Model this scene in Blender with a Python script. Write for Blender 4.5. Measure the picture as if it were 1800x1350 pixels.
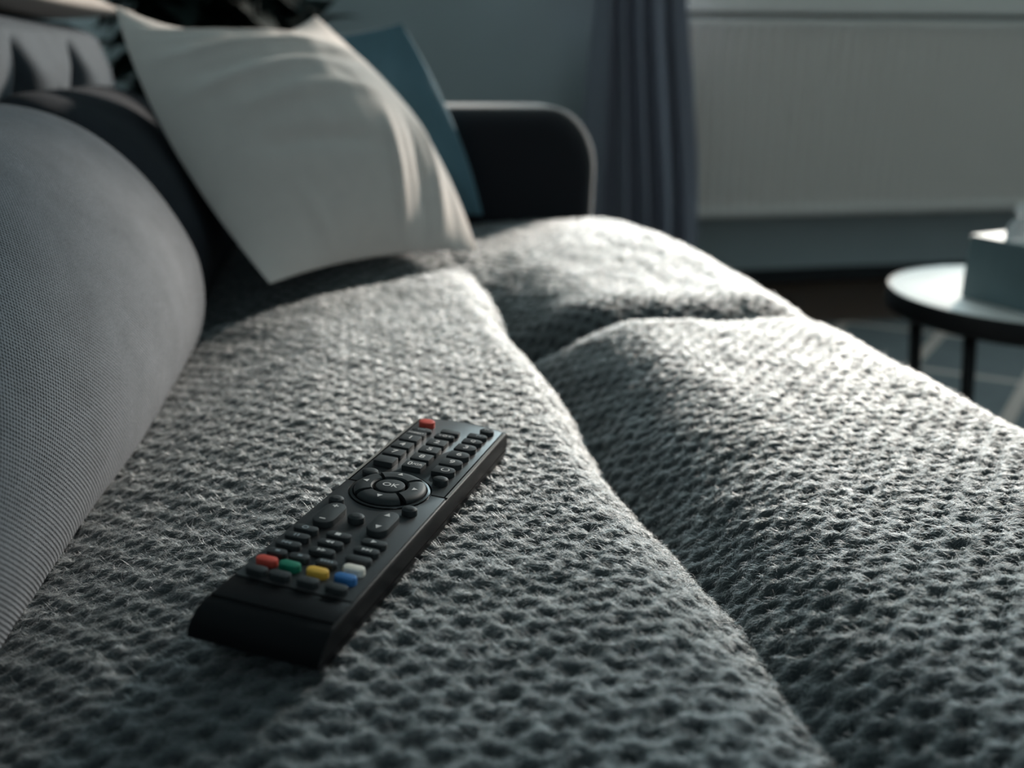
import bpy, bmesh, math, random
import numpy as np
from mathutils import Vector, Matrix
random.seed(7); RNG = np.random.default_rng(11)
for o in list(bpy.data.objects): bpy.data.objects.remove(o)
S = bpy.context.scene
COL = S.collection
CZ = 0.66            # camera height above the floor; the scene is laid out with z relative to it (d = z - CZ)

# ---------------------------------------------------------------- camera
cam_d = bpy.data.cameras.new('camera'); cam = bpy.data.objects.new('camera', cam_d); COL.objects.link(cam)
f_px, pitch = 1600.0, math.atan2(567, 1600.0)
yd = Vector((-289, -567, f_px)).normalized(); up = Vector((0, -math.cos(pitch), -math.sin(pitch)))
xd = yd.cross(up)
# columns: room axes expressed in camera (x right, y down, z forward) -> invert for camera axes in the room
right = Vector((xd.x, yd.x, up.x)); down = Vector((xd.y, yd.y, up.y)); fwd = Vector((xd.z, yd.z, up.z))
Rm = Matrix((right, -down, -fwd)).transposed()
cam.matrix_world = Matrix.Translation((0, 0, CZ)) @ Rm.to_4x4()
cam_d.sensor_width = 36; cam_d.lens = 36 * f_px / 1800
cam_d.clip_start = 0.02
cam_d.dof.use_dof = True; cam_d.dof.focus_distance = 0.405; cam_d.dof.aperture_fstop = 5.3
S.camera = cam

# ---------------------------------------------------------------- world, light, exposure
w = bpy.data.worlds.new('world'); S.world = w; w.use_nodes = True
bg = w.node_tree.nodes['Background']; bg.inputs[0].default_value = (0.80, 0.92, 1.0, 1); bg.inputs[1].default_value = 1.0
WX0, WX1, WZ0, WZ1, WALLY = 0.58, 3.05, 0.93, 1.688, 2.65     # window opening in the far wall
ld = bpy.data.lights.new('window_daylight', 'AREA'); ld.shape = 'RECTANGLE'
ld.size = WX1 - WX0; ld.size_y = WZ1 - WZ0; ld.energy = 60; ld.color = (0.72, 0.94, 1.0)
lo = bpy.data.objects.new('window_daylight', ld); COL.objects.link(lo)
lo.location = ((WX0 + WX1) / 2, WALLY + 0.26, (WZ0 + WZ1) / 2); lo.rotation_euler = (math.radians(-90), 0, 0)
# added fill light behind the camera, set in an invented dim window
BX0, BX1, BZ0, BZ1, BY = 0.3, 1.9, 0.9, 2.1, -3.0
l2 = bpy.data.lights.new('back_fill_light', 'AREA'); l2.shape = 'RECTANGLE'; l2.size = BX1 - BX0; l2.size_y = BZ1 - BZ0; l2.energy = 2.5; l2.color = (0.78, 0.95, 1.0)
lb = bpy.data.objects.new('back_fill_light', l2); COL.objects.link(lb); lb.location = ((BX0 + BX1) / 2, BY - .26, (BZ0 + BZ1) / 2); lb.rotation_euler = (math.radians(90), 0, 0)
sd = bpy.data.lights.new('hazy_sun', 'SUN'); sd.energy = 5.9; sd.angle = math.radians(3.0); sd.color = (1.0, 0.89, 0.785)
so = bpy.data.objects.new('hazy_sun', sd); COL.objects.link(so); so.location = (4, 5, 3)
AZ, EL = math.radians(44), math.radians(19)
so.rotation_euler = Vector((math.sin(AZ) * math.cos(EL), math.cos(AZ) * math.cos(EL), math.sin(EL))).to_track_quat('Z', 'Y').to_euler()
S.view_settings.view_transform = 'Standard'; S.view_settings.look = 'None'
S.view_settings.exposure = 0.08; S.view_settings.gamma = 1.0; S.view_settings.use_curve_mapping = False

# ---------------------------------------------------------------- materials
def new_mat(name):
    m = bpy.data.materials.new(name); m.use_nodes = True
    nt = m.node_tree; b = nt.nodes['Principled BSDF']
    return m, nt, b
def N(nt, t, **kw):
    n = nt.nodes.new(t)
    for k, v in kw.items():
        if k.startswith('i_'): n.inputs[int(k[2:])].default_value = v
        else: setattr(n, k, v)
    return n
def math_n(nt, op, a, b=None):
    n = nt.nodes.new('ShaderNodeMath'); n.operation = op
    for i, x in enumerate((a, b)):
        if x is None: continue
        if isinstance(x, (int, float)): n.inputs[i].default_value = x
        else: nt.links.new(x, n.inputs[i])
    return n.outputs[0]
def simple(name, col, rough=0.6, spec=0.5, noise=0.0, nscale=40, bump=0.0, bscale=200, sheen=0.0, metal=0.0):
    m, nt, b = new_mat(name)
    b.inputs['Base Color'].default_value = (*col, 1); b.inputs['Roughness'].default_value = rough
    b.inputs['Specular IOR Level'].default_value = spec; b.inputs['Metallic'].default_value = metal
    if sheen: b.inputs['Sheen Weight'].default_value = sheen; b.inputs['Sheen Roughness'].default_value = 0.5
    tc = N(nt, 'ShaderNodeTexCoord')
    if noise:
        n = N(nt, 'ShaderNodeTexNoise'); n.inputs['Scale'].default_value = nscale; n.inputs['Detail'].default_value = 4
        nt.links.new(tc.outputs['Object'], n.inputs['Vector'])
        mx = N(nt, 'ShaderNodeMix', data_type='RGBA')
        mx.inputs[6].default_value = tuple(c * (1 - noise) for c in col) + (1,)
        mx.inputs[7].default_value = tuple(min(1, c * (1 + noise)) for c in col) + (1,)
        nt.links.new(n.outputs['Fac'], mx.inputs[0]); nt.links.new(mx.outputs[2], b.inputs['Base Color'])
    if bump:
        n2 = N(nt, 'ShaderNodeTexNoise'); n2.inputs['Scale'].default_value = bscale; n2.inputs['Detail'].default_value = 3
        nt.links.new(tc.outputs['Object'], n2.inputs['Vector'])
        bp = N(nt, 'ShaderNodeBump'); bp.inputs['Strength'].default_value = 0.6; bp.inputs['Distance'].default_value = bump
        nt.links.new(n2.outputs['Fac'], bp.inputs['Height']); nt.links.new(bp.outputs[0], b.inputs['Normal'])
    return m
def weave_mat(name, col, period=0.0021, depth=0.0006, rough=0.85, dark=0.25):
    """woven cloth: offset little pits over the UV map (metres)"""
    m, nt, b = new_mat(name)
    uv = N(nt, 'ShaderNodeUVMap'); uv.uv_map = 'weave'
    ns = N(nt, 'ShaderNodeTexNoise'); ns.inputs['Scale'].default_value = 900; ns.inputs['Detail'].default_value = 2
    nt.links.new(uv.outputs[0], ns.inputs['Vector'])
    off = N(nt, 'ShaderNodeVectorMath', operation='MULTIPLY_ADD')
    nt.links.new(ns.outputs['Color'], off.inputs[0]); off.inputs[1].default_value = (0.0011,) * 3
    nt.links.new(uv.outputs[0], off.inputs[2])
    sp = N(nt, 'ShaderNodeSeparateXYZ'); nt.links.new(off.outputs[0], sp.inputs[0])
    a = math_n(nt, 'COSINE', math_n(nt, 'MULTIPLY', sp.outputs[0], 2 * math.pi / period / 1.15))
    c = math_n(nt, 'COSINE', math_n(nt, 'MULTIPLY', sp.outputs[1], 2 * math.pi / period))
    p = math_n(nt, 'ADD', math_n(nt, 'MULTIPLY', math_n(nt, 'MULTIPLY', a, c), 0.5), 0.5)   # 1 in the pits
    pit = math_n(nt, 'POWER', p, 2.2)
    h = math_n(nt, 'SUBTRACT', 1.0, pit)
    n3 = N(nt, 'ShaderNodeTexNoise'); n3.inputs['Scale'].default_value = 2500; n3.inputs['Detail'].default_value = 1
    nt.links.new(uv.outputs[0], n3.inputs['Vector'])
    hh = math_n(nt, 'ADD', h, math_n(nt, 'MULTIPLY', n3.outputs['Fac'], 0.5))
    big = N(nt, 'ShaderNodeTexNoise'); big.inputs['Scale'].default_value = 35; big.inputs['Detail'].default_value = 5
    nt.links.new(uv.outputs[0], big.inputs['Vector'])
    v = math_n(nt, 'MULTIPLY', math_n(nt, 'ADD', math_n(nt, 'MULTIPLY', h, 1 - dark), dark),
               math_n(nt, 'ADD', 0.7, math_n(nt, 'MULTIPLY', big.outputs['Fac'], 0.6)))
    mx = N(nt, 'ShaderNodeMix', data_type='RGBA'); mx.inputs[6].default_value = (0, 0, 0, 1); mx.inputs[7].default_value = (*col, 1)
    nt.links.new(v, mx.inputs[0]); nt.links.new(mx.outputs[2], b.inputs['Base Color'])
    bp = N(nt, 'ShaderNodeBump'); bp.inputs['Strength'].default_value = 0.8; bp.inputs['Distance'].default_value = depth
    nt.links.new(hh, bp.inputs['Height']); nt.links.new(bp.outputs[0], b.inputs['Normal'])
    b.inputs['Roughness'].default_value = rough; b.inputs['Specular IOR Level'].default_value = 0.25
    return m

M_wall = simple('wall_paint', (0.52, 0.57, 0.57), 0.9, 0.2, 0.05, 6)
M_ceil = simple('ceiling_paint', (0.68, 0.72, 0.72), 0.9, 0.2)
M_rad = simple('radiator_enamel', (0.93, 0.84, 0.77), 0.45, 0.4)
M_white = simple('white_frame_paint', (0.75, 0.75, 0.74), 0.5)
M_curtain = simple('curtain_cloth', (0.40, 0.40, 0.46), 0.9, 0.1, 0.12, 300)
M_cover = simple('chenille', (0.085, 0.098, 0.102), 0.85, 0.3, 0.18, 260, 0.0008, 700, sheen=0.3)
M_frame = simple('sofa_cloth', (0.008, 0.009, 0.013), 0.9, 0.2, 0.2, 500, sheen=0.5)
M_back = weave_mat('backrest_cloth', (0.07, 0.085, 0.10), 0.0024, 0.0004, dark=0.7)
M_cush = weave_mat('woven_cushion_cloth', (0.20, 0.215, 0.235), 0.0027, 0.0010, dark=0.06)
M_linen = simple('cream_linen', (0.74, 0.67, 0.62), 0.9, 0.15, 0.06, 60, 0.0004, 900, sheen=0.15)
M_teal = simple('teal_cloth', (0.085, 0.175, 0.22), 0.85, 0.2, 0.12, 200, 0.0004, 900, sheen=0.2)
M_black = simple('black_plastic', (0.004, 0.004, 0.005), 0.42, 0.15, 0, 1, 0.00004, 2600)
M_panel = simple('speckled_black_panel', (0.013, 0.012, 0.013), 0.34, 0.8, 0.95, 2600, 0.00005, 1900)
M_strip = simple('glossy_black_strip', (0.012, 0.012, 0.014), 0.22, 0.8)
M_edge = simple('edge_highlight_strip', (0.55, 0.53, 0.50), 0.4, 0.6)  # pale colour stands in for the highlight along the remote's edges
for _n, _v in (('Coat Weight', .5), ('Coat Roughness', .5)): M_panel.node_tree.nodes['Principled BSDF'].inputs[_n].default_value = _v
M_key = simple('rubber_key', (0.030, 0.034, 0.036), 0.55, 0.35, 0.1, 900, 0.00003, 3000)
M_groove = simple('groove_black', (0.003, 0.003, 0.004), 0.9, 0.1)
M_print = simple('white_print', (0.75, 0.72, 0.70), 0.7, 0.2)
M_printdim = simple('grey_print', (0.30, 0.34, 0.36), 0.7, 0.2)
M_red = simple('red_key', (0.62, 0.075, 0.05), 0.5, 0.4)
M_green = simple('green_key', (0.005, 0.19, 0.11), 0.5, 0.4)
M_yellow = simple('yellow_key', (0.80, 0.46, 0.06), 0.5, 0.4)
M_blue = simple('blue_key', (0.03, 0.16, 0.42), 0.5, 0.4)
M_cream = simple('cream_key', (0.85, 0.78, 0.68), 0.5, 0.4)
M_table = simple('pale_table_top', (0.86, 0.81, 0.76), 0.5, 0.4, 0.03, 30)
M_tlegs = simple('black_table_metal', (0.010, 0.010, 0.011), 0.5, 0.4)
M_box = simple('teal_grey_card', (0.19, 0.27, 0.29), 0.6, 0.3, 0.15, 30)
M_boxtop = simple('pale_card', (0.80, 0.80, 0.78), 0.6, 0.3)
M_tissue = simple('tissue_paper', (0.9, 0.89, 0.88), 0.9, 0.1)
M_leaf = simple('dark_leaf', (0.008, 0.016, 0.014), 0.6, 0.2, 0.3, 60)
M_pot = simple('dark_pot', (0.02, 0.02, 0.022), 0.5)
M_soil = simple('soil', (0.02, 0.014, 0.01), 0.95)

def fuzz_mat():
    m = bpy.data.materials.new('chenille_fibre'); m.use_nodes = True; nt = m.node_tree
    nt.nodes.remove(nt.nodes['Principled BSDF'])
    h = N(nt, 'ShaderNodeBsdfHairPrincipled'); h.model = 'CHIANG'; h.parametrization = 'COLOR'
    hi = N(nt, 'ShaderNodeHairInfo'); mx = N(nt, 'ShaderNodeMix', data_type='RGBA')
    mx.inputs[6].default_value = (0.10, 0.118, 0.122, 1); mx.inputs[7].default_value = (0.44, 0.46, 0.46, 1)
    nt.links.new(hi.outputs['Random'], mx.inputs[0]); nt.links.new(mx.outputs[2], h.inputs['Color'])
    h.inputs['Roughness'].default_value = 0.36; h.inputs['Radial Roughness'].default_value = 0.45
    h.inputs['Random Roughness'].default_value = 0.3; h.inputs['IOR'].default_value = 1.36
    h.inputs['Offset'].default_value = 0.03
    nt.links.new(h.outputs[0], nt.nodes['Material Output'].inputs[0])
    return m
M_fuzz = fuzz_mat()
def wood_mat():
    m, nt, b = new_mat('dark_floor_wood')
    tc = N(nt, 'ShaderNodeTexCoord'); mp = N(nt, 'ShaderNodeMapping'); mp.inputs['Scale'].default_value = (18, 1.2, 1)
    nt.links.new(tc.outputs['Object'], mp.inputs[0])
    n = N(nt, 'ShaderNodeTexNoise'); n.inputs['Scale'].default_value = 5; n.inputs['Detail'].default_value = 8
    nt.links.new(mp.outputs[0], n.inputs['Vector'])
    mx = N(nt, 'ShaderNodeMix', data_type='RGBA'); mx.inputs[6].default_value = (0.030, 0.013, 0.007, 1); mx.inputs[7].default_value = (0.085, 0.042, 0.022, 1)
    nt.links.new(n.outputs['Fac'], mx.inputs[0]); nt.links.new(mx.outputs[2], b.inputs['Base Color'])
    b.inputs['Roughness'].default_value = 0.5
    return m
M_wood = wood_mat()
def rug_mat():
    m, nt, b = new_mat('lattice_rug_pile')
    tc = N(nt, 'ShaderNodeTexCoord'); sp = N(nt, 'ShaderNodeSeparateXYZ'); nt.links.new(tc.outputs['Object'], sp.inputs[0])
    def line(nx, ny, off, per, wd):
        d = math_n(nt, 'ADD', math_n(nt, 'MULTIPLY', sp.outputs[0], nx), math_n(nt, 'MULTIPLY', sp.outputs[1], ny))
        fr = math_n(nt, 'FRACT', math_n(nt, 'DIVIDE', math_n(nt, 'SUBTRACT', d, off - per * 50.5), per))
        return math_n(nt, 'LESS_THAN', math_n(nt, 'ABSOLUTE', math_n(nt, 'SUBTRACT', fr, 0.5)), wd / per / 2)
    la = line(-0.705, 0.709, RUG_A, RUG_PA, 0.026); lb = line(0.62, 0.785, RUG_B, RUG_PB, 0.022)
    k = math_n(nt, 'MAXIMUM', la, lb)
    n = N(nt, 'ShaderNodeTexNoise'); n.inputs['Scale'].default_value = 22; n.inputs['Detail'].default_value = 6
    nt.links.new(tc.outputs['Object'], n.inputs['Vector'])
    g = N(nt, 'ShaderNodeMix', data_type='RGBA'); g.inputs[6].default_value = (0.055, 0.065, 0.068, 1); g.inputs[7].default_value = (0.11, 0.12, 0.12, 1)
    nt.links.new(n.outputs['Fac'], g.inputs[0])
    mx = N(nt, 'ShaderNodeMix', data_type='RGBA'); mx.inputs[7].default_value = (0.36, 0.29, 0.25, 1)
    nt.links.new(k, mx.inputs[0]); nt.links.new(g.outputs[2], mx.inputs[6]); nt.links.new(mx.outputs[2], b.inputs['Base Color'])
    b.inputs['Roughness'].default_value = 0.95
    return m

# ---------------------------------------------------------------- helpers
def link(name, me, mat, parent=None, smooth=False):
    o = bpy.data.objects.new(name, me); COL.objects.link(o)
    if mat is not None and not me.materials: me.materials.append(mat)
    if smooth: me.polygons.foreach_set('use_smooth', [True] * len(me.polygons))
    if parent is not None: o.parent = parent
    return o
def bm_obj(name, bm, mat, parent=None, smooth=False):
    me = bpy.data.meshes.new(name); bmesh.ops.recalc_face_normals(bm, faces=bm.faces); bm.to_mesh(me); bm.free()
    return link(name, me, mat, parent, smooth)
def thing(name, label, cat, loc=(0, 0, 0), group=None):
    o = bpy.data.objects.new(name, None); COL.objects.link(o); o.location = loc; o.empty_display_size = 0.05
    tag(o, label, cat, group); return o
def tag(o, label, cat, group=None):
    o['label'] = label; o['category'] = cat
    if group: o['group'] = group
    return o
def struct(o): o['kind'] = 'structure'; return o
def add_box(bm, lo, hi):
    vs = [bm.verts.new((x, y, z)) for z in (lo[2], hi[2]) for y in (lo[1], hi[1]) for x in (lo[0], hi[0])]
    for q in ((0, 2, 3, 1), (4, 5, 7, 6), (0, 1, 5, 4), (2, 6, 7, 3), (0, 4, 6, 2), (1, 3, 7, 5)): bm.faces.new([vs[i] for i in q])
def box(name, lo, hi, mat, parent=None, bevel=0.0, seg=3, origin=(0, 0, 0)):
    bm = bmesh.new()
    add_box(bm, [a - b for a, b in zip(lo, origin)], [a - b for a, b in zip(hi, origin)])
    if bevel: bmesh.ops.bevel(bm, geom=list(bm.edges), offset=bevel, segments=seg, profile=0.5, affect='EDGES')
    return bm_obj(name, bm, mat, parent, smooth=False)
def smooth_angle(o, ang=40):
    me = o.data; me.polygons.foreach_set('use_smooth', [True] * len(me.polygons))
    bm = bmesh.new(); bm.from_mesh(me)
    for e in bm.edges:
        if len(e.link_faces) == 2 and e.calc_face_angle(0) > math.radians(ang): e.smooth = False
    bm.to_mesh(me); bm.free(); return o
def cyl(bm, a, b, r0, r1=None, n=20, cap=True):
    a, b = Vector(a), Vector(b); r1 = r0 if r1 is None else r1
    d = (b - a).normalized(); u = d.orthogonal().normalized(); v = d.cross(u)
    ra = [bm.verts.new(a + (u * math.cos(t) + v * math.sin(t)) * r0) for t in np.linspace(0, 2 * math.pi, n, endpoint=False)]
    rb = [bm.verts.new(b + (u * math.cos(t) + v * math.sin(t)) * r1) for t in np.linspace(0, 2 * math.pi, n, endpoint=False)]
    for i in range(n): bm.faces.new((ra[i], ra[(i + 1) % n], rb[(i + 1) % n], rb[i]))
    if cap: bm.faces.new(ra[::-1]); bm.faces.new(rb)
def grid_mesh(name, P, close_u=False, uv=None):
    """P: (nv, nu, 3) array -> quad mesh"""
    nv, nu = P.shape[:2]
    idx = np.arange(nv * nu).reshape(nv, nu)
    if close_u: idx = np.concatenate([idx, idx[:, :1]], 1)
    q = np.stack([idx[:-1, :-1], idx[:-1, 1:], idx[1:, 1:], idx[1:, :-1]], -1).reshape(-1, 4)
    me = bpy.data.meshes.new(name)
    me.vertices.add(nv * nu); me.vertices.foreach_set('co', P.reshape(-1).astype(np.float32))
    me.loops.add(len(q) * 4); me.loops.foreach_set('vertex_index', q.reshape(-1).astype(np.int32))
    me.polygons.add(len(q)); me.polygons.foreach_set('loop_start', (np.arange(len(q)) * 4).astype(np.int32))
    me.update(calc_edges=True); me.validate()
    me.polygons.foreach_set('use_smooth', [True] * len(q))
    if uv is not None:
        ul = me.uv_layers.new(name='weave'); li = np.empty(len(me.loops), np.int32); me.loops.foreach_get('vertex_index', li)
        ul.data.foreach_set('uv', uv.reshape(-1, 2)[li].reshape(-1).astype(np.float32))
    return me
def sstep(a, b, x):
    t = np.clip((x - a) / (b - a), 0, 1); return t * t * (3 - 2 * t)
def vnoise(x, y, seed=0):
    """smooth value noise, numpy"""
    r = np.random.default_rng(seed).random((256, 256))
    xi = np.floor(x).astype(int); yi = np.floor(y).astype(int); fx = x - xi; fy = y - yi
    fx = fx * fx * (3 - 2 * fx); fy = fy * fy * (3 - 2 * fy)
    g = lambda i, j: r[i % 256, j % 256]
    return (g(xi, yi) * (1 - fx) + g(xi + 1, yi) * fx) * (1 - fy) + (g(xi, yi + 1) * (1 - fx) + g(xi + 1, yi + 1) * fx) * fy - 0.5
def chaikin(P, n=3):
    P = np.asarray(P, float)
    for _ in range(n):
        Q = np.roll(P, -1, 0); P = np.stack([P * .75 + Q * .25, P * .25 + Q * .75], 1).reshape(-1, P.shape[1])
    return P

# ================================================================ ROOM
X0, X1, Y0, ZT = -0.56, 3.6, -3.0, 2.5
def wall_far():
    bm = bmesh.new()
    add_box(bm, (X0 - .2, WALLY, 0), (WX0, WALLY + .2, ZT)); add_box(bm, (WX1, WALLY, 0), (X1 + .2, WALLY + .2, ZT))
    add_box(bm, (WX0, WALLY, 0), (WX1, WALLY + .2, WZ0)); add_box(bm, (WX0, WALLY, WZ1), (WX1, WALLY + .2, ZT))
    return bm_obj('wall_far', bm, M_wall)
struct(wall_far())
struct(box('floor', (X0 - .2, Y0 - .2, -.1), (X1 + .2, WALLY + .2, 0), M_wood))
struct(box('ceiling', (X0 - .2, Y0 - .2, ZT), (X1 + .2, WALLY + .2, ZT + .1), M_ceil))
struct(box('wall_left', (X0 - .2, Y0, 0), (X0, WALLY, ZT), M_wall))
struct(box('wall_right', (X1, Y0, 0), (X1 + .2, WALLY, ZT), M_wall))
def wall_back():  # opening cut for the added fill light
    bm = bmesh.new()
    add_box(bm, (X0 - .2, Y0 - .2, 0), (BX0, Y0, ZT)); add_box(bm, (BX1, Y0 - .2, 0), (X1 + .2, Y0, ZT))
    add_box(bm, (BX0, Y0 - .2, 0), (BX1, Y0, BZ0)); add_box(bm, (BX0, Y0 - .2, BZ1), (BX1, Y0, ZT))
    return bm_obj('wall_back', bm, M_wall)
struct(wall_back())
struct(box('baseboard_far', (X0, WALLY - .014, 0), (X1, WALLY, .045), simple('dark_baseboard', (.02, .02, .022), .6), bevel=.004, seg=2))
win = bpy.data.objects.new('window_1', None); COL.objects.link(win); win.location = (WX0, WALLY + .1, WZ0); struct(win)
def wbar(name, lo, hi):
    o = box(name, lo, hi, M_white, bevel=.006, seg=2, origin=(WX0, WALLY + .1, WZ0)); o.parent = win; return o
fy0, fy1, fw = WALLY + .11, WALLY + .17, .055
wbar('frame_rail', (WX0, fy0, WZ0), (WX1, fy1, WZ0 + fw)); wbar('frame_rail', (WX0, fy0, WZ1 - fw), (WX1, fy1, WZ1))
for x in (WX0, WX0 + 1.15, WX1 - fw): wbar('frame_stile', (x, fy0, WZ0 + fw), (x + fw, fy1, WZ1 - fw))
def pane_mat():
    m = bpy.data.materials.new('window_glass'); m.use_nodes = True; nt = m.node_tree; nt.nodes.remove(nt.nodes['Principled BSDF'])
    t = N(nt, 'ShaderNodeBsdfTransparent'); g = N(nt, 'ShaderNodeBsdfGlossy'); g.inputs['Roughness'].default_value = .02
    mx = N(nt, 'ShaderNodeMixShader'); mx.inputs[0].default_value = .05
    nt.links.new(t.outputs[0], mx.inputs[1]); nt.links.new(g.outputs[0], mx.inputs[2]); nt.links.new(mx.outputs[0], nt.nodes['Material Output'].inputs[0]); return m
M_pane = pane_mat()
for xa, xb in ((WX0 + fw, WX0 + 1.15), (WX0 + 1.15 + fw, WX1 - fw)):
    o = box('pane', (xa, fy0 + .028, WZ0 + fw), (xb, fy0 + .032, WZ1 - fw), M_pane, origin=(WX0, WALLY + .1, WZ0)); o.parent = win
wbar('window_sill', (WX0 - .04, WALLY - .10, WZ0 - .035), (WX1 + .04, WALLY + .11, WZ0 - .001))

fill_win = bpy.data.objects.new('fill_window', None); COL.objects.link(fill_win); fill_win.location = (BX0, Y0 - .1, BZ0); struct(fill_win)  # invented window, unseen, added to hold the fill light
def w2(name, lo, hi, mat=M_white, bev=.006):
    o = box(name, lo, hi, mat, bevel=bev, seg=2, origin=(BX0, Y0 - .1, BZ0)); o.parent = fill_win
w2('frame_rail', (BX0, Y0 - .17, BZ0), (BX1, Y0 - .11, BZ0 + fw)); w2('frame_rail', (BX0, Y0 - .17, BZ1 - fw), (BX1, Y0 - .11, BZ1))
for x in (BX0, BX1 - fw): w2('frame_stile', (x, Y0 - .17, BZ0 + fw), (x + fw, Y0 - .11, BZ1 - fw))
w2('pane', (BX0 + fw, Y0 - .142, BZ0 + fw), (BX1 - fw, Y0 - .138, BZ1 - fw), M_pane, 0)

# ---- radiator under the window
RX0, RX1, RYF, RYB = 0.84, 2.55, WALLY - .135, WALLY - .035
RZ0, RZ1 = CZ - .432, CZ + .176
rad = thing('radiator', 'pale fluted panel radiator on the wall below the window', 'radiator', (RX0, RYB, RZ0))
def rpart(name, me_or_bm, mat=M_rad, smooth=False):
    o = bm_obj(name, me_or_bm, mat, None, smooth); o.parent = rad; o.matrix_parent_inverse = Matrix.Translation((-RX0, -RYB, -RZ0)); return o
def flutes():
    xs = np.arange(RX0 + .02, RX1 - .02, .0033); zs = np.array([0, .008, .02, .035, .05, .5 * (RZ1 - RZ0), RZ1 - RZ0 - .109, RZ1 - RZ0 - .094, RZ1 - RZ0 - .082, RZ1 - RZ0 - .072, RZ1 - RZ0 - .064]) + RZ0
    a = np.array([0, 0, .25, .8, 1, 1, 1, .8, .25, 0, 0]); rim = np.array([.010, .002, 0, 0, 0, 0, 0, 0, 0, .002, .008])
    X, Zg = np.meshgrid(xs, zs)
    wv = 0.5 - 0.5 * np.sign(np.cos((X - RX0) * 2 * np.pi / .0335)) * np.abs(np.cos((X - RX0) * 2 * np.pi / .0335)) ** .5
    Y = RYF + a[:, None] * wv * .020 + rim[:, None] - (1 - a[:, None]) * .002
    return np.stack([X, Y, Zg], -1)
me = grid_mesh('front_panel', flutes()); o = link('front_panel', me, M_rad); o.parent = rad; o.matrix_parent_inverse = Matrix.Translation((-RX0, -RYB, -RZ0))
bm = bmesh.new(); add_box(bm, (RX0 + .02, RYB - .03, RZ0 + .005), (RX1 - .02, RYB, RZ1 - .069)); rpart('back_panel', bm)
for xa in (RX0, RX1 - .012):
    bm = bmesh.new(); add_box(bm, (xa, RYF - .002, RZ0 + .01), (xa + .012, RYB, RZ1 - .056)); rpart('side_panel', bm)
bm = bmesh.new(); add_box(bm, (RX0 - .004, RYF - .006, RZ1 - .050), (RX1 + .004, RYF + .016, RZ1)); add_box(bm, (RX0 - .004, RYB - .014, RZ1 - .050), (RX1 + .004, RYB + .002, RZ1))
add_box(bm, (RX0 - .004, RYF + .016, RZ1 - .050), (RX0 + .010, RYB - .014, RZ1)); add_box(bm, (RX1 - .010, RYF + .016, RZ1 - .050), (RX1 + .004, RYB - .014, RZ1))
rpart('top_cover', bm)
bm = bmesh.new()
for x in np.arange(RX0 + .02, RX1 - .02, .024): add_box(bm, (x, RYF + .014, RZ1 - .012), (x + .012, RYB - .012, RZ1 - .006))
g = rpart('top_grille', bm); g['kind'] = 'stuff'
for x in (RX0 + .25, RX1 - .25):
    bm = bmesh.new(); add_box(bm, (x, RYB - .002, RZ0 + .05), (x + .04, WALLY - .0005, RZ1 - .08)); rpart('wall_bracket', bm)

# ---- curtain at the left of the window
def curtain():
    t = np.linspace(0, 1, 260); zs = np.concatenate([np.linspace(.012, 1.0, 60), np.linspace(1.02, 2.28, 40)])
    k = sstep(1.15, .15, zs)[:, None]; k2 = sstep(.80, 1.35, zs)[:, None]                                     # 1 = flared bottom
    xl = 0.63 - .05 * k - .05 * k2; xr = 0.815 + .13 * k - .17 * k2
    T, Zg = np.meshgrid(t, zs)
    Tw = T + .018 * np.sin(T * 9 + Zg * 2.1)
    X = xl + (xr - xl) * Tw + .010 * np.sin(Zg * 3.1 + T * 5)
    amp = .028 + .012 * k
    Y = 2.405 + amp * np.sin(Tw * 2 * np.pi * 5.0 + .6) + .35 * amp * np.sin(Tw * 2 * np.pi * 11 + Zg * 1.3) + .01 * np.sin(Zg * 4 + T * 7)
    return np.stack([X, Y, Zg], -1)
cu = link('curtain', grid_mesh('curtain', curtain()), M_curtain); m_ = cu.modifiers.new('thick', 'SOLIDIFY'); m_.thickness = .003
tag(cu, 'dark grey violet curtain hanging in folds beside the radiator', 'curtain')
rod = thing('curtain_rod', 'black curtain rod above the window', 'curtain rod', (0, 2.405, 2.31))
bm = bmesh.new(); cyl(bm, (.45, 0, 0), (3.3, 0, 0), .012); bm_obj('pole', bm, M_tlegs, rod, True)
for x in (.45, 3.3):
    bm = bmesh.new(); bmesh.ops.create_uvsphere(bm, u_segments=16, v_segments=10, radius=.025, matrix=Matrix.Translation((x, 0, 0))); bm_obj('finial', bm, M_tlegs, rod, True)
for x in (.6, 3.1):
    bm = bmesh.new(); cyl(bm, (x, 0, 0), (x, WALLY - 2.405, 0), .008); bm_obj('bracket', bm, M_tlegs, rod, True)

# ---- rug
RUG_A, RUG_PA, RUG_B, RUG_PB = 0.0, 0.23, 0.0, 0.32
RUG_A = -0.705 * 1.47 + 0.709 * 1.70
RUG_B = 0.62 * 1.50 + 0.785 * 1.94
M_rug = rug_mat()
bm = bmesh.new(); add_box(bm, (.95, .15, .0005), (3.0, 2.14, .013)); bmesh.ops.bevel(bm, geom=[e for e in bm.edges], offset=.004, segments=2, affect='EDGES')
tag(bm_obj('rug', bm, M_rug), 'grey rug with pale crossing lines on the dark wooden floor', 'rug')

# ================================================================ SOFA
sofa = thing('sofa', 'grey sofa with padded waffle knit seat and low dark arm', 'sofa', (0.0, 0.4, 0.0))
SO = Matrix.Translation((0, -.4, 0))
def under(o, p=sofa, inv=SO): o.parent = p; o.matrix_parent_inverse = inv; return o

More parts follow.
